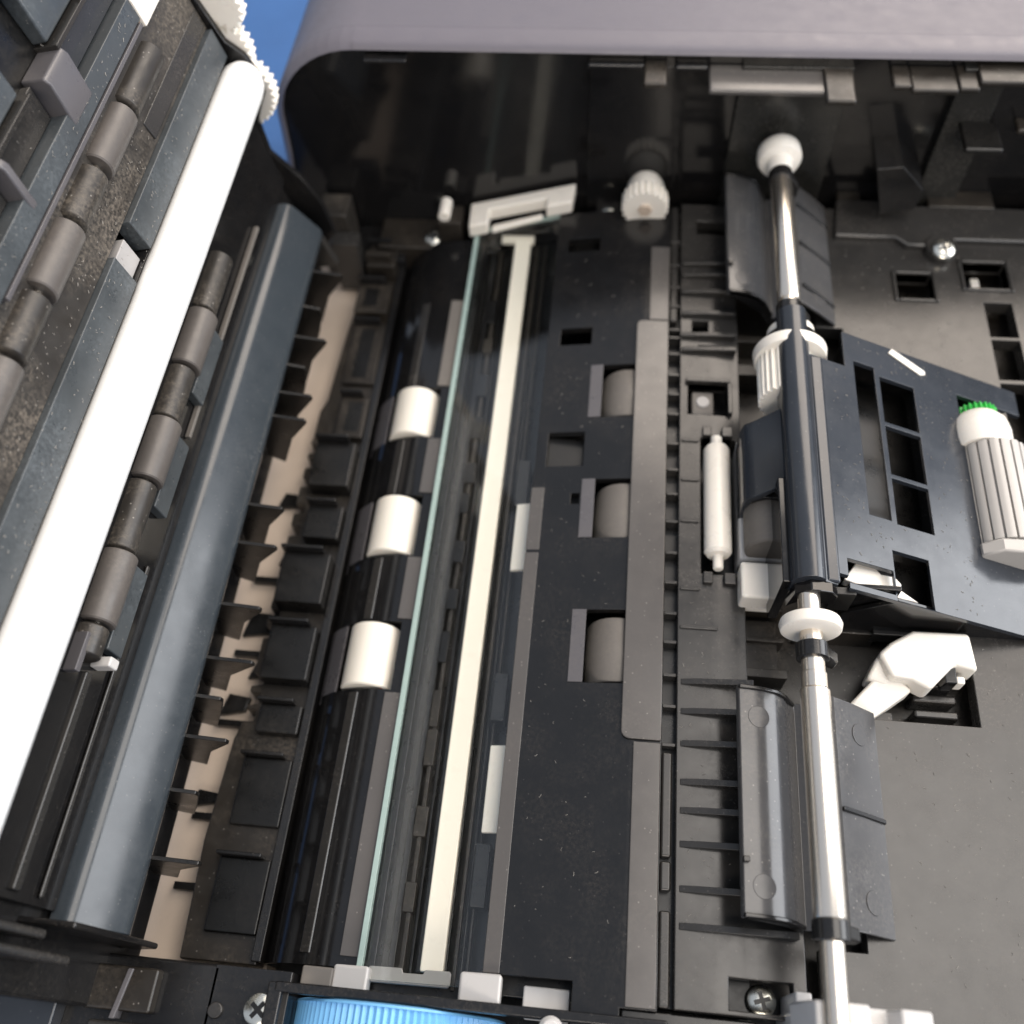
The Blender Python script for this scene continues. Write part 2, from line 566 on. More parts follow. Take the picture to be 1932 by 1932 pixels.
for x0, x1, y0, y1 in gw:
    zl = (x0 - 14) * TP
    MB().poly([(x0 - 4.6, y0, zl - .6), (x0, y0, zl), (x0, y0, zl + .35), (x0 - 4.6, y0, zl - .35)], (0, y1 - y0, 0)).build('window_flange', FLG, BODY, bevel=.15)
# smooth raised strips along the crest
strip = []
x0, x1, y0, y1, r = 11.0, 23.0, 88.5, 252.5, 2.5
for cx, cy, a0 in ((x0 + r, y0 + r, 180), (x1 - .6, y0 + .6, 270), (x1 - .6, y1 - .6, 0), (x0 + r, y1 - r, 90)):
    rr = r if cx < 20 else .6
    for k in range(5):
        a = math.radians(a0 + k * 22.5)
        strip.append((cx + rr * math.cos(a), cy + rr * math.sin(a), -.1))
MB().poly(strip, (0, 0, 1.1)).build('wear_strip', STR, BODY, bevel=.35)
MB().box(15.6, 23, 253.2, 292, -.1, .7).build('wear_strip', STR, BODY, bevel=.3)
MB().box(14.8, 22.8, 17.4, 87.8, -.1, .6).build('wear_strip', STR, BODY, bevel=.3)
# pale bevelled edge beside the glass
MB().sheet([(-23.4, -5.5), (-18.8, -4.75)], 22.5, 178, [(-24, -18, 152, 153)], 1.4).build('glass_ledge', STR, BODY, bevel=.2)

# ---- scan channel under the glass
GS = 10.5 / 37.5
MB().sheet([(-60, -30), (-20, -21)], YF, 316, (), 3).build('channel_floor', DRK, BODY)
for x0, x1, z0, z1, m in ((-58, -55.5, -30, -19.2, DRK), (-53, -51, -30, -25.4, BLK), (-49.5, -48, -28, -24.2, BRN), (-46.6, -45.6, -28, -24.8, BLK),
                          (-33.4, -32.2, -27, -20.8, BRN), (-31, -30.4, -27, -19.8, BLK), (-29.4, -28.6, -27, -19, BRN)):
    MB().box(x0, x1, YF, 312, z0, z1).build('channel_rail', m, BODY, bevel=.3)
random.seed(3)
for k in range(13):
    y = 40 + k * 19 + random.uniform(-4, 4)
    MB().box(-50.8, -47.5 + random.uniform(-.5, .8), y, y + random.uniform(6, 13), -27, -23.2 + random.uniform(-.6, .3)).build('channel_block', random.choice([BRN, BLK]), BODY)
for y0, y1 in ((40, 58), (176, 196), (96, 112)):
    MB().box(-30, -25.5, y0, y1, -27, -15.5).build('channel_block', DRK, BODY)
for y0, y1 in ((148.5, 175), (60.5, 87)):
    MB().poly([(-28.6, y0, -12.6), (-23.2, y0, -11.2), (-23.2, y0, -13), (-28.6, y0, -14.4)], (0, y1 - y0, 0)).build('white_patch', WHT, BODY)
MB().box(-44, -35, 22, 318, -27, -21.5).build('lamp_trough', BLK, BODY)

# ---- curved guide left of the glass, with three windows
lw = [(-90, -64.2, 206.5, 230), (-90, -64.2, 155, 180), (-90, -64.2, 104.5, 129)]
prof = [(-95, -58), (-94, -44), (-92.5, -36), (-89.5, -30.5), (-85, -25.6), (-80, -22.2), (-75, -20.2), (-70, -19), (-66.8, -18.7), (-60.4, -18.4)]
MB().sheet(prof, 21, 312, lw, 1.6).build('curved_guide', GLO, BODY, bevel=.2)
for k, (a, b) in enumerate(((231, 276), (181, 205.5), (130, 154), (24, 103.5))):
    MB().box(-65.9, -60.2, a, b, -18.8, -17.9).build('guide_strip', STR if k else RUB, BODY, bevel=.25)
    MB().pry([(-79.0, -22.2), (-78.4, -21.2), (-75.6, -20.0), (-74.8, -20.6)], a, b).build('guide_highlight', BED, BODY, bevel=.25)  # greyer raised band added for the soft reflection along the curve
for a, b in ((206.5, 230), (155, 180), (104.5, 129)):
    MB().pry([(-91, -33), (-88, -29), (-84.5, -25.4), (-84, -26.4), (-88, -30.5), (-90.4, -34)], a - 2.5, b).build('window_flange', FLG, BODY, bevel=.15)
    MB().box(-88, -62, a + 1, b - 1, -56, -40).build('roller_well', DRK, BODY)

# ---- slot between lid and guide
MB().box(-160, -93, YF, 318, -52, -42).build('slot_floor', BEI, BODY)
tp = [(-94, 318), (-111, 318), (-111, 285), (-112.5, 270), (-114, 232), (-116, 226), (-116, 214)]
for y in (206, 199, 190, 178, 168, 141, 133, 126, 108, 101, 95):
    tp += [(-116.5, y + 4), (-112.5, y + 3.4), (-112.5, y), (-116.5, y - .8)]
tp += [(-118, 88), (-119.5, 55), (-118, 20), (-94, 20)]
MB().poly([(x, y, -42) for x, y in tp], (0, 0, 9)).build('toothed_rail', BRN, BODY, bevel=.5)
random.seed(11)
for k, (ya, yb) in enumerate(((300, 312), (276, 292), (240, 272), (212, 232), (186, 206), (164, 178), (136, 156), (108, 128), (90, 100), (60, 82), (28, 50))):
    h = (-24, -27, -31, -30, -25, -27, -24, -26, -29, -31, -31)[k]
    xl = (-108, -110, -109, -107, -111, -109, -113, -112, -110, -112, -112)[k]
    MB().box(xl, -95.5, ya, yb, -34, h).build('rail_block', BRN if k < 4 else DRK, BODY, bevel=.6)
    MB().box(xl + 3.5, xl + 9.5, ya + 3, yb - 2.5, h - .3, h + .05).build('rail_recess', DRK, BODY, bevel=0)
    MB().box(xl - .5, -98, yb, yb + 1.2, -34, h + 4).build('rail_fin', BLK, BODY, bevel=.3)
MB().box(-95.2, -92.2, 21, 318, -50, -30.5).build('slot_wall', BLK, BODY, bevel=.3)
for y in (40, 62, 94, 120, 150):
    MB().box(-128, -117, y, y + 2.4, -43, -39).build('tray_shade_bar', DRK, BODY)  # dark bars added on the beige tray in place of its shadows
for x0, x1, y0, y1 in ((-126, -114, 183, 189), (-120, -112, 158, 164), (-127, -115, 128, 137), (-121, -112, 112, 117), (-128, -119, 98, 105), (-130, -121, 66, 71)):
    MB().poly([(x0, y0, -42), (x1, y0 + 2, -42), (x1 + 1, y1, -42), (x0 + 2, y1 + 1, -42)], (0, 0, 2.4)).build('tray_shade_plate', DRK, BODY, bevel=.4)  # dark plates put in as the patchy shade on the beige tray
# rear frame of the slot
MB().box(-128, -92, 306, 327, -50, -26).build('rear_frame', BLK, BODY)
MB().box(-122, -110, 300, 308, -40, -12).build('hinge_post', BED, BODY, bevel=.6)
MB().box(-129, -116, 312, 326, -30, -7).build('hinge_post', DUS, BODY, bevel=.8)
MB().box(-108, -97, 302.5, 305.5, -30, -20).build('frame_bar', BRN, BODY)
MB().box(-104, -68, 310, 328, -50, -22).build('rear_frame', BRN, BODY, bevel=.6)
MB().box(-106, -95, 309.4, 311, -32, -24).build('frame_slot', DRK, BODY)
a = Zp(815, 432, -16); screw(a[0], a[1], -22, 3.6, (0, -.3, 1))
a = Zp(840, 398, -8)
MB().lathe(a[0], -8, [(a[1] - 4, 2.6), (a[1] + 6, 2.6)], 20).build('white_pin', WHT, BODY)
MB().box(-76, -66, 313, 324, -24, -10).build('pin_bracket', BRN, BODY)
a = Zp(1148, 398, -4); screw(a[0], a[1], -6.5, 3.4, (0, -.6, .8))
MB().box(-8, 8, 318, 329, -30, -8).build('rear_frame', BLK, BODY)
MB().box(-60, -14, 316.5, 328.5, -50, -16).build('rear_frame', BLK, BODY)

# ---- front frame
MB().box(-160, -96, -10, YF, -56, -9).build('front_frame', BLK, BODY, bevel=1)
MB().box(-156, -137, -12, 13, -9.5, -3).build('front_block', ARM, BODY, bevel=.8)
MB().box(-134, -112, 4, 15, -9.5, -5).build('front_block', BRN, BODY, bevel=.8)
MB().poly([(-122.6, 2, -9), (-121, 2, -9), (-119, 14.5, -9), (-120.6, 14.5, -9)], (0, 0, 4.6)).build('front_rib', FLG, BODY)
MB().box(-128, -84, -16, 1.5, -9.5, -4.5).build('front_block', BED, BODY, bevel=.8)
MB().box(-98, -76, 2, 18, -30, -9).build('front_frame', BLK, BODY)
a = Zp(400, 1905, -6); MB().lathe(a[0], a[1], [(-9.5, 2.2), (-8, 2.0)], axis='Z').build('pin', BED, BODY)
a = Zp(485, 1905, -6); screw(a[0], a[1], -8.8, 4.4, rot=.9)
# rail in front of the glass, over the blue wheel
MB().pry([(-79, -9), (-79, -4.2), (26, 1.0), (26, -6)], 12.6, 15.2).build('front_rail', BLK, BODY, bevel=.6)
MB().box(-81, -77, 0, 15, -14, -4.6).build('front_rail', BLK, BODY, bevel=.5)
MB().box(-75, -66, 15.4, 20.4, -24, -14).build('front_post', RUB, BODY, bevel=.6)
MB().box(-12, .6, 13, 20.5, -24, -7).build('front_post', LGR, BODY, bevel=.5)
MB().box(1.4, 3.2, 12, 22, -24, -3.2).build('front_post', BLK, BODY)
MB().box(-62, -28, 12, 21, -34, -22).build('front_floor', DRK, BODY)
MB().box(14, 49, 8, 17.2, -12, -3).build('front_rail', BLK, BODY, bevel=.6)
MB().box(18, 60, -6, 10, -10, -1.4).build('front_plate', BED, BODY, bevel=.6)
a = Zp(1040, 1926, 0); MB().lathe(a[0], a[1] - 2, [(-4, 3.2), (0, 3.2), (1.2, 2.2)], axis='Z').build('pin', LGR, BODY)
# grey bearing bracket holding the near end of the shaft
bx = [Zp(px, 1890, 27)[0] for px in (1512, 1530, 1640, 1652, 1690, 1702, 1762, 1772)]
MB().pry([(bx[0], 14), (bx[1], 24), (bx[1] + 1, 27.4), (bx[2], 27.4), (bx[3], 20), (bx[4], 19), (bx[5], 25.5), (bx[6], 25.5), (bx[7], 16), (bx[7] - 6, 10), (bx[0] + 3, 10)], 12, 21.5).build('bearing_bracket', LGR, BODY, bevel=.8)
MB().box(56, 66, 10, 20, -14, 11).build('bracket_leg', LGR, BODY, bevel=.6)
b0, b1 = Zp(1500, 1870, 8), Zp(1532, 1870, 8)
MB().box(b0[0], b1[0], 14, b0[1], -12, 8).build('bracket_leg', LGR, BODY, bevel=.6)

# ================================================================== scan glass
GL = thing('scan_glass', 'long narrow scanning glass with white end clips over the white strip', 'glass', (-40, 170, -11))
TH = 2.2


def gz(x): return -5.5 + (x + 21.5) * GS


gx0, gx1 = -58.4, -22.9
gp = [(gx0, gz(gx0)), (gx1, gz(gx1)), (gx1, gz(gx1) - TH), (gx0, gz(gx0) - TH)]
e = MB().pry(gp, 18.5, 316).build('pane', GLS, GL, bevel=0)
e.data.materials.append(EDG)
for q in e.data.polygons:
    if abs(q.normal.x) > .8 or abs(q.normal.y) > .8:
        q.material_index = 1


for xa, xb in ((-60.3, -58.42), (-22.88, -22.1)):
    MB().pry([(xa, gz(xa)), (xb, gz(xb)), (xb, gz(xb) - TH), (xa, gz(xa) - TH)], 18.5, 316).build('ground_edge', EDG, GL, bevel=.25)


def clip_pts(pxs, y): return [(Yp(a, b, y)[0], Yp(a, b, y)[2]) for a, b in pxs]


# U shaped clip at the far end
u = [(888, 392), (1085, 343), (1105, 352), (1108, 400), (1052, 404), (1046, 376), (935, 402), (938, 438), (896, 444)]
gtop = lambda x, dz: gz(x) + dz
MB().poly([(-62.5, 311.5, gtop(-62.5, .4)), (-54, 311.5, gtop(-54, .4)), (-54, 320.0, gtop(-54, .4)), (-29, 320.0, gtop(-29, .4)), (-29, 315, gtop(-29, .4)),
           (-18, 315, gtop(-18, .4)), (-17, 326, gtop(-17, .4)), (-63, 326, gtop(-63, .4))], (0, 0, 6.4)).build('end_clip', WHT, GL, bevel=.9, seg=3)
MB().poly([(-52.5, 311.5, gtop(-52.5, .2)), (-30.5, 314, gtop(-30.5, .2)), (-30.5, 316.6, gtop(-30.5, .2)), (-52.5, 315.2, gtop(-52.5, .2))], (0, 0, 1.8)).build('clip_bar', WHT, GL, bevel=.6)
# two clips and a notched bar at the near end
for xa, xb in ((-66.5, -55.8), (-29.4, -17.8)):
    MB().poly([(xa, 14.6, gz(xa) - 4), (xb, 14.6, gz(xb) - 4), (xb, 14.6, gz(xb) + 2.6), (xa, 14.6, gz(xa) + 2.6)], (0, 7.0 if xa < -50 else 7.6, 0)).build('end_clip', LGR, GL, bevel=.9, seg=3)
nb = [(-56.5, 18), (-33, 18), (-32.4, 18.8), (-32.4, 21.6), (-33, 22.2), (-40, 22.2), (-40.6, 21), (-46.4, 21), (-47, 22.2), (-56.5, 22.2), (-57.1, 21.6), (-57.1, 18.6)]
MB().poly([(x, y - .0, gz(x) - 3.4) for x, y in nb], (0, 0, 1.0)).build('notched_bar', MGR, GL, bevel=.25)

ws = MB().box(-42.4, -35.6, 22, 313.5, -21.5, -18.2).build('light_strip', WSP, bevel=.5)
tag(ws, 'long cream white strip lying beneath the scanning glass', 'strip')
MB().box(-48.5, -34.3, 311.8, 315.6, -20.4, -18.0).build('strip_head', WSP, ws, bevel=.4)

# ================================================================== rollers
for k, (a, b) in enumerate(((207.5, 229.5), (156, 179), (105.5, 128))):
    t = thing('feed_roller', 'white rubber feed roller in the curved guide, ' + ('closest to the rear wall', 'middle one of three', 'closest to the blue thumb wheel')[k], 'roller', (-73.8, a, -27), 'white feed rollers in the curved guide')
    MB().lathe(-73.8, -26.2, [(a, 8.4), (a + .5, 8.9), (b - .5, 8.9), (b, 8.4)], 48).build('tyre', WRU, t, bevel=.25)
    MB().lathe(-73.8, -26.2, [(a - 4, 2.5), (b + 4, 2.5)], 16).build('axle', STL, t)
    t = thing('pinch_roller', 'grey roller half under the smooth strip, ' + ('closest to the rear wall', 'middle one of three', 'closest to the front rail')[k], 'roller', (9, a, -8), 'grey rollers in the guide panel windows')
    MB().lathe(9.4, -11.2, [(a + 1.2, 9.6), (a + 2, 10.2), (a + 11, 10.6), (b - .6, 10.2), (b + .4, 9.6)], 48).build('tyre', RUB, t, bevel=.25)
    MB().lathe(9.4, -11.2, [(a - 3, 2.5), (b + 4, 2.5)], 16).build('axle', STL, t)

t = thing('separator_roller', 'slim white plastic roller seated in a slot of the ribbed plate', 'roller', (40.3, 172, 1))
MB().lathe(40.3, 1.2, [(146.4, 1.2), (146.8, 1.7), (151.2, 1.7), (151.6, 3.6), (152.8, 4.5), (193, 4.5), (194.4, 3.7), (194.8, 1.9), (198.6, 1.9), (199, 1.3)], 36).build('roller_body', WHT, t, bevel=.2)
for y in (151.9,):
    MB().lathe(40.3, 1.2, [(y, 4.2), (y + .8, 4.2)], 6).build('lug', WHT, t, bevel=.3)

# ================================================================== drive shaft
SX, SZ = 62.0, 28.0
SH = thing('drive_shaft', 'polished steel drive shaft with white bushes along the bed', 'shaft', (SX, 170, SZ))
MB().lathe(SX, SZ, [(15, 3.0), (38.4, 3.0), (38.8, 3.7), (39.4, 4.0), (97, 4.0), (97.6, 3.5), (102, 3.5), (102.2, 3.2), (306, 3.2)], 40).build('rod', STL, SH, bevel=.1)
MB().lathe(SX, SZ, [(239, 3.5), (240, 3.9), (303, 3.9), (305, 3.5)], 40).build('sleeve', STL, SH, bevel=.1)
MB().lathe(SX, SZ, [(304.5, 4.6), (310, 5.0), (311, 7.6), (313, 8.5), (317, 8.2), (320, 6.0), (321.4, 3.0), (324, 2.2)], 40).build('end_bush', WHT, SH, bevel=.1)
MB().lathe(SX, SZ, [(114.2, 7.0), (114.8, 8.4), (116.6, 8.8), (118.2, 8.2), (118.6, 7.0)], 44).build('disc', WHT, SH, bevel=.25)
for y in (36.5, 108.5, 234.5, 302):
    MB().lathe(SX, SZ, [(y - 2.4, 4.1), (y - 2.2, 4.5), (y + 2.2, 4.5), (y + 2.4, 4.1)], 32).build('collar', BLK, SH, bevel=.1)
    MB().poly([(SX + 1, y - 1.7, SZ - 4.2), (SX + 7.4, y - 1.7, SZ - 8), (SX + 7.6, y - 1.7, SZ - 3), (SX + 3.4, y - 1.7, SZ + 2.4)], (0, 3.4, 0)).build('collar_hook', BLK, SH, bevel=.5)

# ================================================================== flaps under the shaft
def flap(y0, y1, label, ridge):
    t = thing('guide_flap', label, 'flap', (62, (y0 + y1) / 2, 0), 'curved guide flaps under the shaft')
    top = [(43.0, 15.0), (43.6, 16.2), (46, 16.0), (50, 15.2), (54, 13.6), (57, 10.5), (59, 6.5), (61.5, 3.5), (65, 4.6), (67.5, 8.5), (69.4, 12.0), (71, 12.3), (78, 7.2), (85.4, .9)]
    prof = top + [(x, z - 1.5) for x, z in reversed(top)]
    MB().pry(prof, y0, y1).build('wing', GRLF, t, bevel=.4, smooth=40)
    for y in ridge:
        MB().poly([(71, y, 10), (71.4, y, 13.4), (85.8, y, 1.6), (85.8, y, -.4)], (0, 1.3, 0)).build('wing_rib', BLK, t, bevel=.3)
    for y in (y0, y1 - 1.2):
        MB().poly([(43.2, y, 15), (43.6, y, 17.0), (50, y, 16.2), (55, y, 14), (58, y, 10.6), (61.5, y, 4.4), (61.5, y, -3), (56, y, 6)], (0, 1.2, 0)).build('end_lip', BLK, t, bevel=.35)
    for y in (y0 + 8, y1 - 9):
        for x, z in ((49, 15.35), (79, 6.4)):
            o = MB().lathe(0, 0, [(0, 3.2), (.25, 3.1)], 28, 'Z').build('ejector_mark', GRLF, None, bevel=.1)
            o.parent = t
            o.location = (Vector((x, y, z - .05)) - ROOT[t.name]) * MM
            o.rotation_euler = (0, math.radians(11 if x < 60 else 39), 0)
    MB().box(43.4, 45.2, y0 + 13.5, y0 + 15, 15.6, 17.6).build('nib', BLK, t, bevel=.3)
    return t


GRLF = mat('flap_plastic', (.058, .058, .060), .18, dust=.2, speck=.3, var=.15, bump=.06)
flap(39.5, 102, 'longer curved dark flap under the shaft beside the front bracket', (69.5,))
flap(254, 318, 'shorter curved dark flap under the far end of the shaft', (262, 284, 305))

# ================================================================== pickup arm
AR = thing('paper_pickup_unit', 'dark blue-grey pickup unit with black windows hung on the shaft', 'pickup unit', (80, 178, 20))
AS = -.42
az = lambda x: 34 + AS * (x - 62)
ap = lambda px, py: Sp(px, py, 62, 34, AS)
wins = [(82.6, 90.0, 156.2, 216.2), (91.9, 104.6, 194.4, 213.2), (91.9, 104.6, 174.0, 192.8), (91.9, 104.6, 155.6, 172.4), (89, 101, 129, 145.6),
        (66.5, 79.2, 212.6, 240), (121.8, 150, 157.5, 217), (70, 73.6, 120, 132.6), (73.6, 88.4, 130.6, 138.4)]
MB().sheet([(66, az(66)), (147, az(147))], 128.6, 227.6, wins, 2.0).build('cover_plate', ARM, AR, bevel=.4)
# rounded spine over the shaft
sp_ = []
for k in range(9):
    a = math.radians(200 - k * 20)
    sp_.append((62.2 + 5.2 * math.cos(a), 29.3 + 5.2 * math.sin(a)))
MB().pry(sp_ + [(67.2, 24), (66, 24), (65.9, 29), (58.2, 29), (58.2, 24), (57, 24)], 129, 232).build('spine', ARM, AR, bevel=.2, smooth=50)
MB().pry([(66.6, 32.4), (70.6, 31.6), (70.6, 29.6), (66.6, 30)], 129, 212).build('spine_bead', ARM, AR, bevel=.8, seg=3)
# front and rear side walls, inner floor behind the windows
for y0, y1, nm in ((129.4, 131, 'side_wall'), (225.4, 227, 'side_wall')):
    MB().poly([(89.6 if y0 < 150 else 80, y0, az(89.6 if y0 < 150 else 80) - 1.9), (146, y0, az(146) - 1.9), (146, y0, az(146) - 9), (74, y0, -4), (76 if y0 < 150 else 80, y0, 10)], (0, y1 - y0, 0)).build(nm, GLO, AR, bevel=.3)
MB().box(75.6, 90, 131.5, 133, -2, 24).build('side_wall', GLO, AR, bevel=.3)
MB().sheet([(82, az(82) - 14), (106, az(106) - 12)], 150, 218, (), 1).build('inner_floor', DRK, AR, bevel=0)
MB().sheet([(84, az(84) - 10), (103, az(103) - 9)], 131.5, 148, (), 1).build('inner_floor', DRK, AR, bevel=0)
MB().poly([(96.4, 224.8, az(96.4) + .1), (108, 219.6, az(108) + .1), (110, 220.6, az(110) + .1), (110, 222, az(110) + .1), (98, 227.2, az(98) + .1)], (0, 0, .5)).build('white_tab', WHT, AR, bevel=.15)
# tab wrapped over the drive wheel on the left
tabp = [(46.8, 1), (46.4, 12), (47.2, 16.5), (50, 18.8), (58, 27.5), (58, 25), (52, 17), (49.2, 14.5), (48.6, 1)]
MB().pry(tabp, 164.5, 194).build('wheel_guard', ARM, AR, bevel=.6, smooth=60)
MB().box(49, 57, 164.6, 166, 2, 18).build('guard_web', GLO, AR, bevel=.4)
MB().box(55, 58, 130, 166, 2, 28).build('spine_skirt', GLO, AR, bevel=.4)
# clear end cap and slotted nose
MB().pry([(57, 20), (58, 29), (62, 32.5), (68, 31.5), (70, 29), (70, 24), (66, 24), (62, 26), (58, 22)], 125.5, 129).build('nose', GLO, AR, bevel=.5)
MB().box(69.4, 76, 127.6, 130, 16, 27).build('nose_socket', DRK, AR, bevel=.3)

PW = thing('paper_roller', 'grey paper roller in a pale carriage under the pickup unit guard', 'roller', (54, 165, 6))
MB().lathe(56, 8.5, [(150, 7.6), (150.6, 8.4), (175, 8.4), (178, 7.8)], 40).build('tyre', RUB, PW, bevel=.25)
MB().box(46.8, 57.5, 149, 196, -8, 4.5).build('carriage', LGR, PW, bevel=1.0)
BP = MB().box(46.6, 57, 134.5, 147.2, -4, 7.0).build('bumper_block', WHT, bevel=1.0, seg=3)
tag(BP, 'small cream block under the arm beside the slim white roller', 'block')
MB().box(57.1, 58.3, 134.8, 151, -4, 8.2).build('side_fin', WHT, BP, bevel=.4)

GW = thing('drive_gear', 'white drive gear wrapped round the spine of the arm', 'gear', (63, 218, 24))
MB().lathe(62.5, 22.0, [(216.6, 9), (217.2, 12.0), (221.0, 12.4), (221.8, 11.4)], 48).build('flange', WHT, GW, bevel=.3)
MB().gear(61.0, 21.6, 8.4, 9.6, 26, 200, 217.2).build('teeth', WHT, GW, bevel=.15)
MB().lathe(63.0, 23, [(226, 6), (226.4, 7.6), (229.4, 8.0), (230, 7.0)], 40).build('flange', WHT, GW, bevel=.3)
MB().lathe(63.0, 23, [(221.4, 10.0), (226, 8.6)], 40).build('hub', BLK, GW, bevel=.2)

# parts at the far right of the arm
RG = thing('grooved_roller', 'pale grey grooved roller at the outer end of the arm', 'roller', (130, 175, 8))
pr = []
cx, cz, R0 = 131.5, 4.0, 11.0
for k in range(11):
    a0 = 186 - k * 18.5
    for da, r in ((0, R0), (-5, R0 + .15), (-10, R0 + .15), (-14.6, R0), (-15.2, R0 - 1.3), (-17.9, R0 - 1.3)):
        a = math.radians(a0 + da)
        pr.append((cx + r * math.cos(a), cz + r * math.sin(a)))
pr += [(cx + 9, cz - 4), (cx - 9, cz - 4)]
MB().pry(pr, 157.5, 195).build('grip', GRP, RG, bevel=0, smooth=40)
MB().pry([(120, 3), (121, 10.5), (126, 14.4), (138, 14.6), (146, 8), (146, 2)], 152.5, 157.4).build('end_plate', GRP, RG, bevel=.8)
HB = thing('hub_cap', 'rounded white hub cap tucked behind the grooved roller', 'cap', (129, 200, 6))
MB().lathe(128.6, 5.5, [(195.2, 9.2), (198, 9.9), (202, 10.0), (206, 9.2), (209, 7.0), (210.4, 4.0)], 40).build('dome', WHT, HB, bevel=.2)
gg = MB().gear(129.4, 3.6, 5.8, 6.9, 24, 210.6, 213.4).build('green_gear', GRN, bevel=.15)
tag(gg, 'small green gear behind the white hub cap', 'gear')

# white lever below the arm
LV = thing('paper_lever', 'white bent plastic lever reaching from under the arm', 'lever', (98, 112, 0))
MB().poly([(87, 119, -3), (91, 123, -3), (98, 127.4, -3), (114.6, 127.6, -3), (115.6, 115.4, -3), (109, 117, -3), (101, 108.6, -3), (96, 111.2, -3), (90, 112, -3)], (0, 0, 9.5)).build('head', WHT, LV, bevel=1.4, seg=3)
MB().poly([(78.4, 104.2, -7), (84, 99.6, -7), (97, 109.4, -4), (90, 116.8, -4)], (0, 0, 6.5)).build('blade', WHT, LV, bevel=1.0, seg=3)
MB().poly([(84, 112.5, -6), (90, 110.5, -6), (93, 118, -4), (87.5, 119.6, -4)], (0, 0, 8)).build('shoulder', WHT, LV, bevel=1.2, seg=3)
MB().box(106, 109.6, 111.6, 117.4, -2, 5.0).build('hook', GLO, LV, bevel=.5)
MB().box(109.8, 112.4, 112.2, 114.6, -2, 3.6).build('hook_tip', WHT, LV, bevel=.6)
LC = thing('lever_cam', 'jagged white cam piece showing in the front slot of the arm', 'cam', (84, 137, 12))
MB().poly([(73.5, 134, 20.2), (79, 142.4, 18.4), (82, 142.6, 17.6), (85.6, 138.4, 16.6), (90, 138.4, 15.2), (92, 136.4, 14.6), (91.4, 134.4, 14.8), (97, 131.4, 13), (88, 131.4, 16)], (0, 0, 4.0)).build('cam_body', WHT, LC, bevel=.5)

# white gear standing behind the guide panel
a = Yp(1215, 372, 318)
WG = thing('transfer_gear', 'white toothed gear behind the far edge of the guide panel', 'gear', (a[0], 318, a[2] - 6))
MB().gear(a[0] + .5, a[2] + 1.5, 8.2, 9.5, 22, 309, 316).build('teeth', WHT, WG, bevel=.2)
MB().lathe(a[0] + .5, a[2] + 1.5, [(316, 8.0), (322, 7.6), (325, 6.4)], 40).build('hub', WHT, WG, bevel=.3)
MB().lathe(a[0] + .5, a[2] + 1.5, [(307.8, 3), (309.4, 3)], 6).build('clip_mark', BEI, WG, bevel=.3)

# blue thumb wheel under the front rail
a = Zp(728, 1925, -4)
KW = thing('thumb_wheel', 'sky blue ribbed thumb wheel under the front rail', 'wheel', (a[0], 0, -24))
kr, kc = 30.0, -29.5
pts = []
for k in range(96):
    for q, r in ((0, kr), (.5, kr - .7)):
        an = 2 * math.pi * (k + q) / 96
        pts.append((a[0] + r * math.cos(an), -14, kc + r * math.sin(an)))
MB().poly(pts, (0, 25.4, 0)).build('grip', BLU, KW, bevel=0, smooth=60)
MB().lathe(a[0], kc, [(11.4, 30.4), (12.0, 30.2), (12.4, 28.8)], 64).build('rim', BLU, KW, bevel=0)

# ================================================================== lid
vh = Vector((-.2149, 0, .9766)); wh = Vector((.9766, 0, .2149)); LB = Vector((-121.7, 0, 0))


def Lp(v, w, y=0): return LB + vh * v + wh * w + Vector((0, y, 0))


LD = thing('feeder_lid', 'raised black feeder lid standing open with rollers inside', 'lid', (-135, 160, -30))


def lpry(prof, y0, y1):
    return MB().poly([Lp(v, w, y0) for v, w in prof], (0, y1 - y0, 0))


def lcyl(v, w, prof, n=32):
    c = Lp(v, w)
    return MB().lathe(c[0], c[2], prof, n)


lpry([(-26, -22), (-26, -12), (0, -8), (172, -8), (172, -22)], 4, 299).build('outer_shell', BLK, LD, bevel=1)
# smooth lip along the lower edge
lip = [(-6, -7), (1, 2.0), (5.5, 5.0), (7.6, 5.7), (9.2, 5.3), (15, 2.75), (21, 0), (22.6, -1.0), (23.8, -3), (24.0, -7)]
lpry(lip, 21.5, 286).build('lip', GRL, LD, bevel=.4, smooth=45)
lpry([(-18, -9), (-10, 4), (6, 5.6), (30, 6.4), (34, -9)], 20, 21.6).build('end_wall', BLK, LD, bevel=.6)
lpry([(-12, -9), (-12, 4), (8, 2.5), (14, -9)], 286.4, 290).build('end_wall', BED, LD, bevel=.6)
# trough with rollers and pads
lpry([(24.4, -8), (24.4, -5.4), (36, -5.2), (58, -3.2), (58, -8)], 24, 298).build('trough', GLO, LD, bevel=.3)
for a, b in ((206.5, 232), (162, 182.5), (116, 139.5), (84, 93.5)):
    lcyl(47.4, -3.0, [(a, 3.2), (a + .8, 4.6), (b - .8, 4.6), (b, 3.2)], 32).build('shaft_cover', DUS, LD, bevel=.3)
for k, (a, b) in enumerate(((183, 205.5), (140, 161.5), (94, 115.5))):
    r = lcyl(47.2, -2.6, [(a, 5.0), (a + .5, 5.4), (b - .5, 5.4), (b, 5.0)], 40).build('idler_roller', LRB, LD, bevel=.2)
    off = ROOT[r.name]
    lcyl(47.2, -2.6, [(a - 1.6, 1.6), (b + 1.6, 1.6)], 16).build('pin', STL, r)
    lpry([(33.5, -5.4), (33.5, -2.2), (41, -1.6), (41, -5.4)], a - 4.5, b + .5).build('pressure_pad', GRB, LD, bevel=.5)
lpry([(32.5, -5), (33, -3.2), (34.2, -3.2), (34.2, -5)], 166, 262).build('spring_strip', RUB, LD, bevel=.2)
lpry([(38, -5), (38, 1.6), (42, 1.6), (42, -5)], 84, 87).build('white_nub', LGR, LD, bevel=.6)
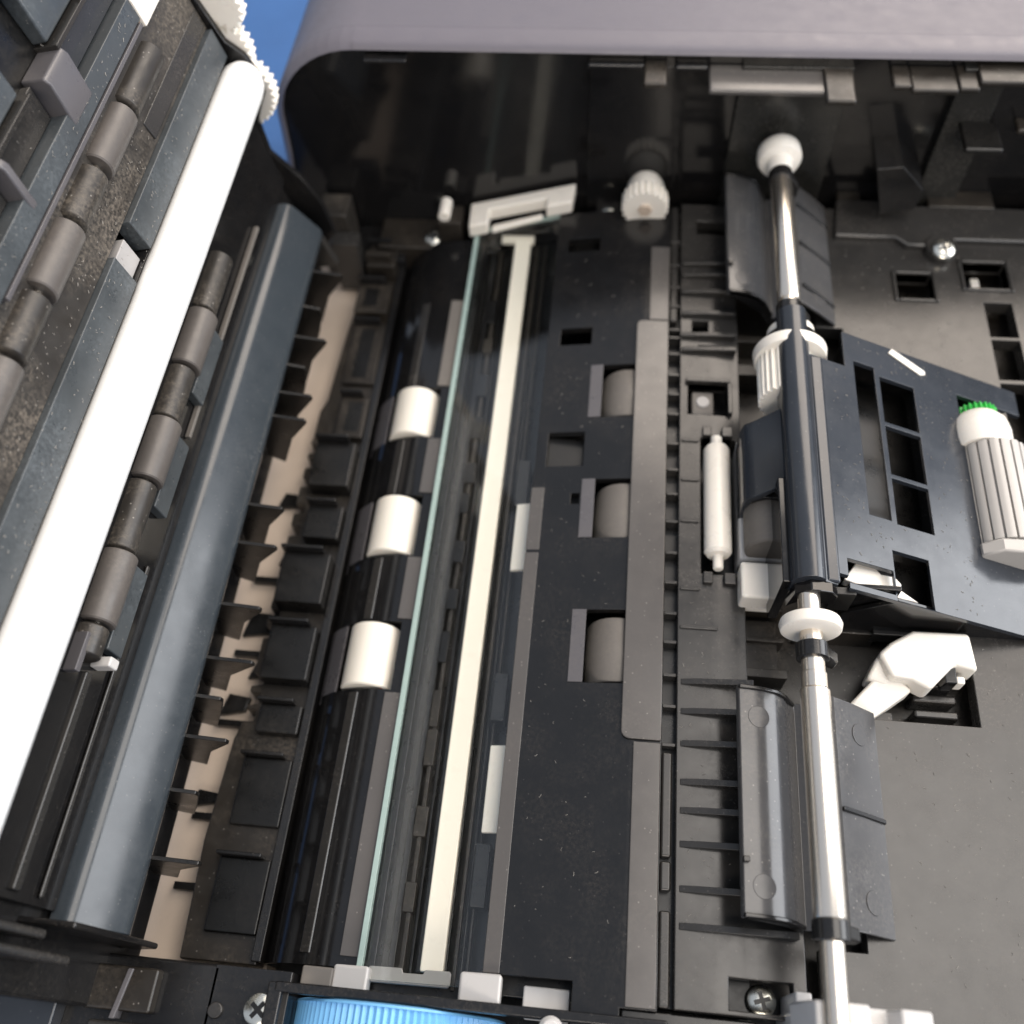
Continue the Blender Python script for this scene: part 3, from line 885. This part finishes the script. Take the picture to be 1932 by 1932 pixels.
lpry([(50, -4), (50, .2), (52, .2), (52, -4)], 79, 90).build('latch_window', FLG, LD, bevel=.3)
lpry([(40, -5), (41, -3.2), (44, -3.0), (44, -5)], 26, 82).build('trough_bead', BED, LD, bevel=.6)
lpry([(30.5, -5.2), (31.5, -4), (33, -4), (33, -5.2)], 26, 120).build('trough_bead', BED, LD, bevel=.6)
# white bar
bar = lcyl(71.2, 2.4, [(-24, 7.9), (290, 7.9), (294, 7.5), (297, 6.2), (298.2, 4.2)], 48).build('white_bar', WBR, LD, bevel=.2)
bar['label'] = 'thick glossy white bar along the lid'
lpry([(58, -8), (58, -2.6), (63.6, -2.0), (78, -2.0), (79.4, -.6), (79.4, -8)], 4, 298).build('bar_seat', BLK, LD, bevel=.3)
# flat bands above the bar, with a gap, rollers between
for a, b in ((203, 297), (-20, 189)):
    lpry([(79.6, -6), (79.6, .2), (90.4, 0), (90.4, -6)], a, b).build('flat_band', GRB, LD, bevel=.4)
lpry([(79.6, -7), (79.6, -2.2), (88, -2.2), (88, -7)], 190, 199).build('gap_plate', MGR, LD, bevel=.4)
lpry([(90.4, -8), (90.4, -2.2), (104, -2.6), (118, -2.4), (118, -8)], 4, 298).build('roller_recess', DUS, LD, bevel=.3)
for k, (a, b) in enumerate(((208.5, 232), (161, 184), (114, 137))):
    r = lcyl(105.6, -2.8, [(a, 4.6), (a + .5, 5.0), (b - .5, 5.0), (b, 4.6)], 40).build('idler_roller', LRB, LD, bevel=.2)
    lcyl(105.6, -2.8, [(a - 1.8, 1.6), (b + 1.8, 1.6)], 16).build('pin', STL, r)
for a, b in ((234, 262), (186, 206), (139, 159), (92, 112)):
    lcyl(105.6, -3.0, [(a, 3.4), (a + .8, 4.7), (b - .8, 4.7), (b, 3.4)], 32).build('shaft_cover', DUS, LD, bevel=.3)
lpry([(91.4, -6), (92, -1.4), (98, -2.0), (98, -6)], 238, 296).build('flat_plate', BED, LD, bevel=.4)
lpry([(115.6, -6), (115.6, .2), (122.4, 0), (122.4, -6)], 4, 298).build('flat_band', GRB, LD, bevel=.4)
lpry([(113.6, -6), (113.8, .4), (115.2, .4), (115.2, -6)], 150, 262).build('white_edge', FLG, LD, bevel=.25)
# pockets near the top of the lid
lpry([(122.4, -8), (122.4, -6.4), (171, -6.4), (171, -8)], 4, 298).build('pocket_floor', DRK, LD, bevel=.2)
for a, b in ((225.5, 297), (180, 208.5), (120, 176)):
    lpry([(122.6, -6.6), (122.6, -4.4), (132.6, -3.4), (132.6, -6.6)], a, b).build('pocket_plate', ARM if a > 200 else BED, LD, bevel=.4)
for a, b in ((209.5, 223.5), (176.6, 179.4)):
    lpry([(117.5, -6.6), (118.5, .3), (131, 1.6), (133, .6), (133.4, -6.6)], a, b).build('cross_web', FLG, LD, bevel=.7)
lpry([(132.8, -6.6), (132.8, .6), (134.4, .9), (134.6, -6.6)], 222, 297).build('ridge', BED, LD, bevel=.3)
lpry([(132.8, -6.6), (132.8, .6), (134.4, .9), (134.6, -6.6)], 90, 202).build('ridge', BED, LD, bevel=.3)
for a, b, m_ in ((222.5, 244, GRB), (245.5, 297, BED), (180, 201, GRB), (90, 178, BED)):
    lpry([(135, -6.6), (135, -1.6), (150, -.8), (152, -2), (152, -6.6)], a, b).build('top_plate', m_, LD, bevel=.8)
lpry([(152, -7), (152, .4), (158, .2), (158, -7)], 4, 298).build('flat_band', GRB, LD, bevel=.4)
lpry([(112.6, -4), (113, .9), (121.5, .9), (122, -4)], 263, 282).build('pale_tab', WHT, LD, bevel=.5)
# far side cheek and white gears outside it
ck = [(-14, -10), (-6, 3), (10, 4.2), (24, 1.4), (38, -5.2), (52, -3), (58, 1.5), (62, 5), (70, 6.6), (78, 5.2), (84, 1.0), (100, -1.2), (128, -1.0), (172, -1.0), (172, -22), (-14, -22)]
lpry(ck, 298.6, 301).build('side_cheek', BLK, LD, bevel=.3)
for (px, py, r, n_) in ((446, 168, 15.0, 32), (414, 92, 12.2, 26), (408, 10, 9.6, 20)):
    c = Yp(px, py, 303)
    g = MB().gear(c[0], c[2], r - 1.5, r, n_, 301.2, 306.5).build('lid_gear', WHT, LD, bevel=.15)
# fins along the lower edge
fy = []
for k, (px, py, ln) in enumerate(((583, 501, 12), (560, 566, 7), (543, 624, 12), (526, 676, 7), (513, 729, 12), (499, 774, 12), (448, 941, 12), (428, 1013, 13), (390, 1129, 13), (362, 1231, 15), (342, 1303, 8),
                                  (320, 1380, 13), (285, 1481, 8), (248, 1611, 14))):
    y = Zp(px, py, 8)[1]
    a = Lp(4.6, 3.4)
    MB().poly([(a[0] - 4, y - .6, a[2] + .8), (a[0] + ln, y - .6, a[2] - 1.6), (a[0] + ln + .4, y - .6, a[2] - 3.6), (a[0] + 4.5, y - .6, a[2] - 14), (a[0] - 2, y - .6, a[2] - 30), (a[0] - 8, y - .6, a[2] - 26)], (0, 1.2, 0)).build('fin', DRK, LD, bevel=.3)
# near end rails of the lid
lpry([(34, -9), (36, 4), (64, 5), (70, -9)], 16.5, 18.6).build('end_rail', BED, LD, bevel=.7)
lpry([(22, -9), (26, 5), (80, 6), (84, -9)], 12.0, 14.0).build('end_rail', BED, LD, bevel=.7)

# ================================================================== lint on the plastic
random.seed(21)
lint = MB()


def fleck(c, u, v, nrm):
    n_ = 5
    L = random.uniform(.5, 1.5)
    bend = random.uniform(.8, 2.6) * random.choice((-1, 1))
    th = random.uniform(0, 6.28)
    p = Vector(c); w = random.uniform(.035, .07)
    vs, fs = [], []
    for i in range(n_):
        d = u * math.cos(th) + v * math.sin(th)
        s_ = u * -math.sin(th) + v * math.cos(th)
        vs += [p + s_ * w + nrm * .08, p - s_ * w + nrm * .08, p + nrm * .2]
        p = p + d * (L / n_); th += bend / n_
    for i in range(n_ - 1):
        a = i * 3
        fs += [[a, a + 3, a + 5, a + 2], [a + 2, a + 5, a + 4, a + 1]]
    lint.add(vs, fs)


X_, Y_, Z_ = Vector((1, 0, 0)), Vector((0, 1, 0)), Vector((0, 0, 1))
for k in range(330):
    x = random.uniform(89, 150); y = random.uniform(24, 296)
    if any(h[0] - 1 < x < h[1] + 1 and h[2] - 1 < y < h[3] + 1 for h in bh): continue
    if y > 126 and x < 122 and y < 230: continue
    fleck((x, y, 0), X_, Y_, Z_)
au = Vector((1, 0, AS)).normalized(); an_ = au.cross(Y_)
for k in range(230):
    x = random.uniform(72, 120); y = random.uniform(130, 226)
    if any(h[0] - 1 < x < h[1] + 1 and h[2] - 1 < y < h[3] + 1 for h in wins): continue
    fleck((x, y, az(x)), au, Y_, an_)
pu = Vector((1, 0, TP)).normalized(); pn = pu.cross(Y_)
for k in range(75):
    x = random.uniform(-18, 10); y = random.uniform(26, 300)
    if any(h[0] - 1 < x < h[1] + 1 and h[2] - 1 < y < h[3] + 1 for h in gh): continue
    fleck((x, y, (x - 14) * TP), pu, Y_, pn)
for k in range(120):
    x = random.uniform(29, 46); y = random.uniform(24, 290)
    if any(h[0] - 1 < x < h[1] + 1 and h[2] - 1 < y < h[3] + 1 for h in rh): continue
    fleck((x, y, 0 if x < 40 else -.3), X_, Y_, Z_)
for k in range(260):
    fleck((random.uniform(47, 88), random.uniform(100, 138), -14), X_, Y_, Z_)
for v0, v1, w0, n_ in ((80, 90, .25, 120), (91, 103, -2.2, 150), (116, 122, .25, 60), (123, 132, -3.6, 40), (135, 150, -1.0, 60), (42, 56, -2.4, 0), (8, 21, 3.2, 0)):
    for k in range(n_):
        v_ = random.uniform(v0, v1)
        fleck(Lp(v_, w0, random.uniform(60, 292)), Y_, vh, wh)
lo = lint.build('lint', LNT, BODY, bevel=0)
tag(lo, 'fine pale lint flecks lying on the black plastic', None, kind='stuff')
